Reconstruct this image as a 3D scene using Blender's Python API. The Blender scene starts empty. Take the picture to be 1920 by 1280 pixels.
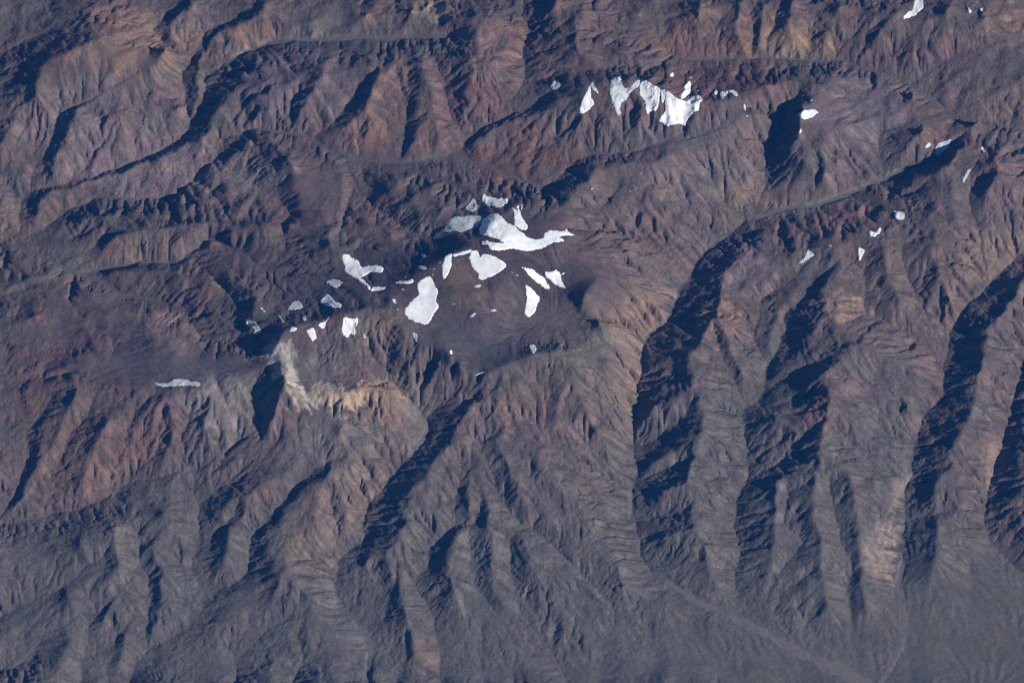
import bpy, math, heapq
import numpy as np

# ------------------------------------------------------------------ camera, sky, sun, exposure
UNIT = 25.0                    # metres per photo pixel at the centre of the view
TILT = math.radians(30.0)      # camera's angle off the vertical
DIST = 16000.0                 # camera distance in pixel units (400 km)
H_REF = 70.0                   # height of the plane the view is centred on (pixel units)
SUN_AZ = math.radians(-20.0)   # sun's bearing from +X towards +Y
SUN_EL = math.radians(27.0)
scene = bpy.context.scene
col = scene.collection
cam_data = bpy.data.cameras.new("camera"); cam = bpy.data.objects.new("camera", cam_data); col.objects.link(cam)
cam.location = (0, -DIST * math.sin(TILT) * UNIT, (H_REF + DIST * math.cos(TILT)) * UNIT)
cam.rotation_euler = (TILT, 0, 0)
cam_data.sensor_width = 36.0; cam_data.lens = 36.0 * DIST / 1920.0
cam_data.clip_start = 1000.0; cam_data.clip_end = 2.0e6
scene.camera = cam
world = bpy.data.worlds.new("World"); scene.world = world; world.use_nodes = True
wn = world.node_tree
sky = wn.nodes.new("ShaderNodeTexSky"); sky.sky_type = 'NISHITA'; sky.sun_disc = False
sky.sun_elevation = SUN_EL; sky.sun_rotation = math.pi / 2 - SUN_AZ
sky.altitude = 4500.0; sky.air_density = 1.0; sky.dust_density = 0.3; sky.ozone_density = 2.0
wn.nodes["Background"].inputs["Strength"].default_value = 0.05
wn.links.new(sky.outputs[0], wn.nodes["Background"].inputs["Color"])
sun_data = bpy.data.lights.new("sun", 'SUN'); sun = bpy.data.objects.new("sun", sun_data); col.objects.link(sun)
sun_data.energy = 5.0; sun_data.angle = math.radians(0.53); sun_data.color = (1.0, 0.95, 0.88)
sun.rotation_euler = (math.pi / 2 - SUN_EL, 0, SUN_AZ + math.pi / 2)
sun.location = (0, 0, 60000)
vs = scene.view_settings
vs.view_transform = 'Standard'; vs.look = 'None'; vs.exposure = 0.35; vs.gamma = 1.0; vs.use_curve_mapping = False
scene.render.engine = 'CYCLES'
scene.cycles.use_denoising = False
scene.cycles.max_bounces = 4; scene.cycles.diffuse_bounces = 1; scene.cycles.volume_bounces = 0

# ------------------------------------------------------------------ tracing of the place
# ---- traced drainage: x,y[,h] in photo pixels; h in units of 25 m; upstream to downstream
VALLEYS = """
860,500,152 885,522,147 905,536,145 925,560,141
1838,222,92 1800,255,76 1745,305,64 1680,325,60 1590,365,56 1500,390 1420,408,50 1378,428 1345,455,46 1305,500,43 1275,545 1262,585,38 1212,640 1205,680,33 1198,740 1192,800 1190,850,26 1196,880 1187,920 1187,960,22 1198,1020 1212,1060 1240,1085,17 1310,1125 1410,1170,12 1500,1218 1590,1262,4 1640,1300,0 1640,1420,-4
1495,178,92 1468,218,74 1446,270 1437,320 1421,385 1418,408,50
1570,300,92 1568,330 1566,362,57
1545,290,95 1530,340 1510,388,53
1960,430,54 1920,470,50 1850,540,45 1802,590 1776,640 1771,700,34 1764,745 1736,775 1716,830,27 1708,870 1700,930,20 1695,990 1690,1045,14 1685,1100 1693,1160,9 1690,1200 1665,1250 1640,1285,0
1835,300,95 1817,350 1824,400,78 1832,432 1846,490,58 1853,535,46
1890,380,85 1850,420,76 1832,432,70
1950,600,44 1915,690,36 1895,770 1887,805 1876,850,25 1860,905 1848,945 1850,990,15 1862,1025,12 1900,1060,8 1960,1110,5
1527,480,76 1493,510,70 1466,530 1430,562,60 1423,590 1411,625,54 1430,665 1443,688,45 1430,725 1421,750 1397,768,38 1395,803 1402,854,31 1404,890 1383,933 1378,976,22 1385,1036 1380,1086 1380,1130 1404,1166,12
1568,490,78 1527,537,70 1497,567 1470,590,60 1473,617 1460,647 1443,686,45
1620,462,80 1620,527,68 1621,560 1627,590,62 1680,612 1735,652 1767,692,35
1690,455,80 1698,510,70 1720,560 1745,610 1771,660,38
1545,668,78 1527,687,68 1487,704 1453,724,47 1428,738,41
1545,790,70 1515,812 1470,860,42 1403,900,29
1612,735,66 1635,740,60 1647,765 1643,790 1660,825 1690,870 1703,905,23
1640,690,70 1690,705 1735,735,45 1752,762,34
1565,780,75 1600,832,52 1640,880 1678,935 1695,985,17
1480,905,50 1474,940 1470,980,38 1500,1010 1503,1028 1467,1066,26 1440,1120 1412,1165,12
1555,895,52 1562,950,42 1578,1003,32 1588,1040 1597,1070 1591,1110,17 1600,1186,9 1613,1255,3
1640,900,50 1650,960,34 1660,1010 1690,1050,15
1340,620,70 1362,690,58 1400,760,39
1225,760,60 1200,815,29
1300,752,60 1262,800,42 1203,838,27
1288,860,46 1240,885 1196,902,25
1285,950,40 1240,965 1192,970,22
1310,1050,32 1260,1060 1212,1065,18
1700,760,60 1735,790,30
1790,870,50 1750,880 1708,890,24
1785,960,36 1745,965 1700,975,18
1225,-20,97 1226,40,92 1240,75,88 1270,106,82 1400,110,78 1570,115,74 1640,135 1710,163,68 1790,215,62 1880,235,58 1960,245,55
1372,15,100 1320,73,90 1287,100,82
1407,10,100 1413,57,90 1407,105,79
1462,12,102 1443,67,88 1435,107,79
1537,30,102 1517,63,88 1517,107,77
1640,18,108 1597,63,90 1570,110,75
1740,35,105 1700,80,88 1660,130,73
1890,75,85 1800,105,76 1750,130,72 1710,160,68
1850,30,105 1815,75,84 1800,103,77
1920,150,80 1830,190,68 1790,213,63
1713,172,95 1707,200,86 1697,233,80 1653,253,74 1647,300,66 1657,325,61
1730,240,98 1700,280,82 1672,322,62
-40,465,38 0,455,40 30,441,42 40,425,44 32,397,46 57,363,49 120,343,51 213,320,53 330,267,57 353,235,60 352,213 347,180,64 343,140,67 360,106,70 335,100 297,70,76 293,52,78 320,25,82 345,-20,88
850,70,88 740,72,84 640,72,81 500,83,76 430,118,72 385,145,69 385,175,67 370,213,63 354,234,60
455,-15,92 447,20,86 437,36,82 387,62,77 380,80,74 363,103,71
310,85,112 290,128,104 237,147,98 200,170 120,208,84 104,232,76 88,285,64 66,320,54 59,358,49
235,205,92 217,232,82 193,267,68 158,317,56 155,336,52
345,195,86 310,225,74 293,250,64
180,5,100 117,43,88 67,67,80 20,93,74 -20,125,68
-20,165,76 25,148,80 40,130,88
-20,330,56 10,315,60 40,250,74 60,220,84
45,452,42 85,427,46 126,398,49 190,370,52 250,372,54 323,367,57 367,333,62 413,287,68 427,260,71 490,243,75 590,262,78 645,290,80 750,307,82 853,291,84 880,262,87 905,240,91 940,225,97 1000,195,107 1035,165,114
855,291,84 893,307,87 973,337,91 1023,347,93 1065,314,96 1107,291,99 1157,287,101 1280,263,106 1350,238,111 1420,213,118
545,398,86 533,385,84 493,360,79 445,328,75 405,302,71
655,527,128 595,497,112 542,462,99 528,427,92 543,400,87
830,455,122 780,440,112 700,385,98 660,335,88 648,295,82
905,375,120 888,362,114 845,345,102 800,330,94 765,315,86 752,308,83
622,450,118 637,430,108 648,395,98 662,350,91
700,135,112 676,160,105 655,190,97 630,225,88 590,255,80
745,150,110 757,180,102 765,215,94 757,262,87 748,303,83
812,112,112 833,160,105 843,210,97 857,240,92 872,262,88
720,180,105 725,230,95 708,300,83
985,-20,100 977,25,97 992,60,95 977,95,96 985,130,98 978,165,102 955,190,104 930,215,100
1120,20,108 1130,60,104 1180,70,100 1210,62,95 1228,45,92
1040,105,112 1010,140,107 985,150,101
1190,122,114 1110,130,117 1050,128,114 1005,150,104
1100,250,112 1110,287,100
1170,235,118 1163,285,102
1240,235,118 1235,270,104
900,330,96 870,315,90 858,296,85
590,60,92 570,78,80
690,25,100 660,50,90 640,70,82
770,20,100 765,50,92 745,70,85
27,457,41 90,490,46 153,517,52 233,550,59 300,567,66 350,594,73 367,624,80 433,642,92 490,650,102
153,515,52 240,497,58 333,490,66 353,477,70 390,457,76 430,463,81 500,504,93 567,543,110 603,572,122
140,440,56 100,462,50 60,472,44
200,447,64 150,480,56 115,500,50
468,615,112 435,560,96 400,520,84 360,488,70
-10,565,64 60,535,70 100,540,76
-20,640,78 20,610,82 70,590,88
107,717,88 90,754,78 67,790,70 53,812,66 53,850,60 33,913,50 10,956,44 -15,978,41
180,735,92 163,777,82 133,810,74 117,850,66 95,910,54 80,970,43
240,804,82 230,850,72 213,890,60 214,928,47
353,760,92 352,780,88 343,825,76 348,850,71 352,885,63 355,915,56 370,950,51 370,1020,45 362,1050,42 373,1100,38 383,1120,36 370,1153,33 317,1200,27 277,1217,25 247,1263,21 238,1300,18
407,717,108 433,787,92 420,845,76 375,880,62 357,915,56
300,800,86 290,850,72 262,890,58 245,905,52
335,885,62 247,907,53 187,937,48 143,953,45 67,973,42 -20,985,40
605,868,82 567,903,72 533,940,63 493,986,54 467,1020,48 463,1070,42 423,1100,39 384,1119,36
520,830,86 470,880,72 430,905,64 372,945,51
440,965,60 410,995,52 372,1018,45
483,705,112 479,745,98 488,785,90 478,830,84 430,850,77
555,775,104 560,820,92 590,850,85 605,868,81
640,800,104 628,840,92 610,870,80
540,650,132 556,700,120 578,748,111 625,785,101 700,800,90 760,815,82 783,838,76
665,610,142 675,680,120 700,720,108 727,718,102 767,747,90 797,787,82 800,810,80 783,838,76 750,873,66 720,913,59 690,953,51 682,986,46 683,1012,43 640,1043,38 630,1092,34 650,1150,29 690,1195,25 688,1300,18
735,610,140 722,660,122 727,714,102
850,690,120 843,744,102 815,770,90 798,788,82
780,640,138 770,690,122 768,745,91
905,700,128 880,735,112 870,760,100
600,620,140 610,660,128 640,700,118 690,712,110 727,716,103
620,940,66 631,996,52 622,1040,40
520,1130,52 467,1172,38 442,1228,27 444,1262,23 438,1300,20
567,1150,46 500,1180,36 445,1240,26
600,1230,36 560,1260,28 540,1300,24
260,1000,56 262,1053,48 280,1088,42 277,1153,33 276,1210,26
325,1010,56 345,1060,46 365,1100,40
190,1043,58 117,1100,46 67,1122,40 -20,1168,30
75,1065,52 85,1115,41
253,1080,52 173,1160,38 167,1193,33 160,1240,27 145,1300,21
143,1156,42 73,1210,32 55,1240,28 -20,1265,24
250,1150,38 213,1206,31 193,1232,28 210,1300,20
870,868,84 862,910,74 853,955,64 835,1000,54 807,1033,48 805,1055,45 780,1080,41 783,1103,37 810,1153,31 820,1206,25 828,1300,16
900,930,72 890,980,62 845,985,57
700,1060,46 705,1100,38 695,1160,29
745,1060,50 735,1110,40 715,1160,30
940,966,72 957,1020,52 957,1066,44 970,1116,35 1007,1160,25 1017,1196,20 1050,1250,12 1075,1310,8
880,1010,58 888,1070,48 905,1120,38 950,1160,28 1000,1165,25
905,780,104 908,830,92 912,868,84 930,915,72 941,948,64 973,978,57 1010,1003,50 1050,1038,43 1085,1070,37 1125,1112,30 1150,1145,24 1145,1185,19 1128,1230,13 1120,1310,7
975,860,92 1000,910,76 1040,950,66 1062,990,56 1090,1030,47 1110,1070,40 1128,1110,31
1115,970,60 1090,1020,48
1030,705,120 1028,750,104 1020,800,92 1033,828,84 1060,860,74 1100,905,60 1150,945,42 1185,975,22
1067,725,112 1057,784,96 1087,824,76 1123,850,60 1160,890,40 1187,920,23
1110,700,110 1130,770,82 1160,830,50 1190,870,26
1120,600,130 1150,650,100 1180,690,62 1203,700,34
1180,480,90 1215,520,68 1255,560,44 1265,580,39
1090,470,132 1140,500,112 1190,540,84 1240,590,52 1250,600,40
1330,330,80 1350,370,66 1390,415,51
1240,330,100 1290,390,74 1330,455,48
1150,370,110 1180,420,94 1230,470,70 1290,510,46
1160,350,104 1120,400,106
1090,1110,34 1140,1140,26
1200,1120,26 1180,1180,20 1140,1210,16
1250,1130,24 1240,1180,18 1230,1260,9
1330,1180,16 1340,1230,10 1350,1300,6
870,1120,42 880,1180,31 900,1240,20 910,1300,14
950,1200,28 960,1250,18 965,1300,12
760,1190,34 755,1240,26 730,1300,18
"""
# ---- traced crests; x,y[,h]; no h = set from the nearest valleys
RIDGES = """
1443,427 1400,450 1385,487 1360,510 1348,550 1330,587 1317,627 1300,654 1293,684 1297,720 1318,790 1300,840 1288,910 1300,985 1318,1040 1345,1105
1297,720 1265,762 1238,784
1318,795 1265,845 1215,872
1288,912 1240,925
1300,985 1245,1005
1420,436,57 1470,425,61 1520,410,63 1573,400,67 1640,380,70 1690,360,75 1735,335,88 1770,313,98 1790,285,101 1803,266,102
1500,192,118 1498,233,116 1493,260,110 1486,290,98 1502,300 1550,330
1500,170 1560,150 1640,140 1690,165 1705,180 
1520,270 1580,240 1650,225 1690,225
1920,528 1900,552 1883,577 1867,597 1851,624 1847,657 1843,684 1830,724 1826,747 1812,795 1780,850 1758,903 1753,953 1757,993 1750,1045
1750,1045,40 1747,1080,26 1743,1110,15
1965,640 1930,740 1915,830 1900,900 1890,960
1815,850 1800,900 1805,950
1530,540 1540,587 1580,593 1613,595 1663,618 1707,640 1747,672
1570,440,77 1566,470,84 1548,525,84 1530,545,82
1575,405,67 1570,440,77
1640,380,70 1650,420,81 1660,470,88 1665,530,84 1690,575,74
1735,340,88 1745,420,92 1755,500,84 1790,570,70
1650,425,82 1590,455,83 1500,470,80 1470,495,78 1450,530,73 1440,560,69
1545,540,84 1524,590,83 1520,640,77 1485,680,64 1452,712,52
1485,560,72 1450,600,65 1445,650,56
1600,600,84 1590,640,87 1560,690,88 1543,700,88 1520,727,79 1507,760,69 1470,790,54
1543,700 1560,760 1590,800 1600,790
1560,760 1540,800 1530,860 1560,885
1590,640 1660,670 1720,700
1530,870 1527,953 1537,1003 1533,1036 1542,1085 1556,1140
1590,880 1600,930 1607,970 1610,1036 1613,1086 1623,1146
1620,870 1680,960
1455,900 1456,986 1448,1026 1447,1066 1436,1100
1430,780 1480,800 1530,860
1340,580 1365,640 1390,700
377,113 371,153 372,187 363,212
500,92 453,143 437,173 400,220 383,258 333,283 283,300 207,329 118,350 84,367 68,392 64,425
500,92 560,95 640,98 720,108 800,105 850,110
360,0 346,25 321,42 313,62 340,85
500,5 480,35 417,55 390,77
480,35 540,50 600,40
700,120 708,150 690,187 665,220 640,245
727,118 753,140 773,177 777,213 783,245 758,288
795,110 805,160 815,215 825,270
850,115 880,140 884,160 866,200 861,228
610,110 600,160 560,200 530,230
500,150 505,200 470,235
100,330 110,280 130,240 150,200
170,320 180,280 210,215
190,155 240,105 280,90 240,60 200,45
175,30,104 115,62,96 55,92,88 5,125,80
130,220 85,200 60,150 100,110 190,75
30,230 10,270
60,320 40,340
1067,163 1050,190 1000,214 930,240 887,268
1060,166,124 1100,155,135 1150,146,141 1200,148,144 1240,163,143 1280,187,140 1310,195,136 1360,185,126 1420,170,116 1500,150,104 1570,132,90
1133,293 1117,320 1067,350 1030,354
1140,300 1190,305 1260,300 1330,275 1400,260 1440,235
1100,155 1095,200 1085,240
1150,146 1145,200 1140,250
1200,148 1205,215 1210,250
1280,187 1290,220 1300,245
1050,-10 1030,30 1003,65
840,40 900,30 960,40 975,80 960,110 880,120 845,100 838,60
1090,20 1075,70 1100,115
1150,95 1200,110 1250,125
1310,10 1305,55 
1388,0 1385,50 1395,95
1430,5 1428,60 1422,95
1490,0 1478,42 1466,72 1458,98
1478,42 1492,70 1500,98
1580,5 1556,66 1545,95
1690,20 1655,60 1620,100
1780,10 1760,70 1740,115
1715,175 1740,200 1800,240
1830,225 1860,260 1900,270
1860,260 1870,320 1855,345 1848,370
1870,320 1900,360
1800,266 1790,330 1795,400 1820,470
491,247 530,288 557,340 560,385
600,275 640,320 650,360
491,247 455,275 430,300
400,305 345,355 290,395 220,400 150,415
545,420,110 480,420,108 420,420,104 330,424,98 277,437,94 200,443,84
333,456,94 370,443,99 440,446,104 490,440,107
205,508,70 300,507,86 387,525,101 450,535,110 482,560,116 470,590,117
83,507 133,524 173,557 233,590 293,627 333,657 367,662 443,668
60,520 20,540
283,584,80 317,612,92 377,645,104
80,790 71,853 64,880 51,905 32,948
140,730 125,780 105,830
200,790 175,850 150,910
300,740 290,790
325,790 318,840 300,880
380,780 385,830
528,690,140 534,730,138 520,770,124 502,797,108
580,905 553,930 511,983 486,1013 501,1030 487,1053 471,1067
400,960 430,1010 420,1060
545,880 480,920 420,950
500,1070 560,1100 600,1130
620,880 600,930 595,990
660,880 655,930 655,980
877,696 886,747 874,780 854,807 840,844 823,855 807,890 767,920 748,950 751,996 728,1034 685,1055
886,747 923,764 990,787 1000,830 1000,860
748,950 790,1000
728,1034 740,1085 760,1150 780,1230
870,910 880,960 874,976 854,1010 841,1053 847,1086 868,1146 880,1170
910,940 918,1000 925,1080 935,1130
940,850 957,893 970,930 1030,970
907,956 960,966 1007,1008 1057,1045 1083,1085 1127,1125 1137,1150
985,1010 1000,1080 1015,1130
1000,860 1050,920 1100,960 1140,1000 1160,1050 1170,1110
1067,682,130 1071,712,124 1054,745,113 1038,790,99
1100,690,122 1102,760,102 1122,810,82 1160,860,48
1140,680,108 1160,760,74 1178,830,44
277,1020 297,1066 300,1103 293,1153 283,1192
300,960 340,990 350,1040
215,990 220,1060 215,1110
150,1010 170,1060
120,1110 140,1150
200,1130 190,1170
230,1180 225,1240
130,1200 110,1260
310,1220,30 350,1260,28 380,1290,26
400,1130,42 450,1110,47 490,1100,52
470,1130,48 440,1160,42 380,1200,34
1060,350 1090,400 1110,440
1200,320 1240,380 1270,430
1290,300 1320,350 1370,400
655,345 645,400 618,462
668,400 700,415 738,440
770,325 740,350 708,372
815,342 780,370 745,395
850,374 815,405 775,427
870,602,137 888,586,143 908,602,137
592,722,118 620,745,121 650,764,116 664,768,110
660,764,112 690,728,117 735,730,113 752,745,104
850,545,149 880,556,147 930,545,146
830,480,158 870,467,164 915,474,162 950,490,154 985,515,146
720,560,140 765,530,147 800,502,152 830,480,158
905,440,150 940,402,146 975,385,136 1060,420,132
915,474,162 960,440,152 1060,455,140
512,655,136 532,622,140 600,602,146 680,582,148 742,592,146 762,622,145 830,642,142 852,682,138 878,702,136 930,692,138 1000,662,140 1070,670,134
840,400,122 880,410,130 905,440,142
790,470,130 740,480,124 690,460,118 655,440,112
300,740,106 380,732,110 450,700,116 510,690,120
150,660,92 240,700,98 300,740,104
1100,560,136 1120,520,128
690,1230 700,1270
1760,1150,10 1780,1220,5.5 1800,1300,1.5 1800,1420,-3
1820,1060,14 1830,1150,9 1850,1300,2
1890,1110,9 1900,1200,5.5 1910,1300,2 1910,1420,-3
1970,1080,11 1970,1300,3
1480,1150,15 1540,1190,10 1590,1240,5
1645,1150,13 1655,1200,9 1640,1240,5
1290,1160,16 1330,1220,11 1400,1300,5 1420,1420,0
1450,1230,9 1500,1290,4 1520,1420,-2
1090,1190,23 1105,1240,14 1100,1310,8
1180,1230,16 1190,1300,9
1280,1240,12 1280,1300,8
1720,1180,8 1706,1260,2.5 1690,1330,1
"""

# ---- wide gravel floors: half width in pixels, then the line
FLOORS = """
5 1700,318,61 1640,345,58 1590,365,56 1500,390 1420,408,50
4 1345,455,46 1305,500,43 1275,545 1262,585,38 1235,612 1212,640 1205,680,33
5 850,70,88 740,72,84 640,72,81 500,83,76 430,118,72
4 490,243,75 590,262,78 645,290,80 750,307,82 853,291,84 893,307,87 973,337,91 1023,347,93
3 1287,110,81 1400,110,78 1570,115,74 1640,135 1710,163,68 1790,215,62
5 300,567,66 233,550,59 153,517,52 90,490,46 27,457,41
5 783,838,76 800,810,80 797,787,82 767,747,90
9 1240,1085,17 1310,1125 1410,1170,12 1500,1218 1590,1262,4 1640,1300,0 1640,1420,-4
6 1690,1060,13 1685,1100 1693,1160,9 1690,1200 1665,1250 1640,1285,0
4 400,65,78 380,85,74 363,103,71
5 650,1150,29 690,1195,25 688,1300,18
3 1107,291,99 1157,287,101 1280,263,106
3 500,504,93 430,463,81 390,457,76 353,477,70 333,490,66 240,497,58 153,515,52
3 85,427,46 126,398,49 190,370,52 250,372,54 323,367,57
"""
SLOPE = 0.53
SMOOTH = [(1780,1200,260,150,1.),(1500,1260,140,60,1.),(1120,1290,170,70,.7),(1620,1230,120,60,1.),(1330,1230,120,70,.8),
 (330,690,170,38,.8),(930,540,170,110,.75),(840,560,120,90,.7),(250,530,280,90,.35),(650,380,110,70,.15),(700,500,70,45,.6),(900,640,110,60,.75),(1020,420,90,50,.65),(620,540,90,45,.5),(770,790,45,60,.7),(555,690,35,60,.6),(1100,520,60,60,.8),
 (250,120,110,50,.6),(130,170,60,60,.5),(600,310,50,70,.6),(1560,215,60,40,.6),(300,640,130,50,.5),(1860,1080,80,60,.9),(740,295,90,14,.7),(640,80,150,14,.7),(1560,372,120,14,.8),(570,400,60,60,.6)]
FANS = [(1790,1190,250,150),(1500,1250,150,60),(1620,1210,110,70),(1330,1230,120,70),(1100,1270,170,60),(1860,1060,80,60),(330,720,150,40),(420,740,80,50),(1000,1180,60,40)]
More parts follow.
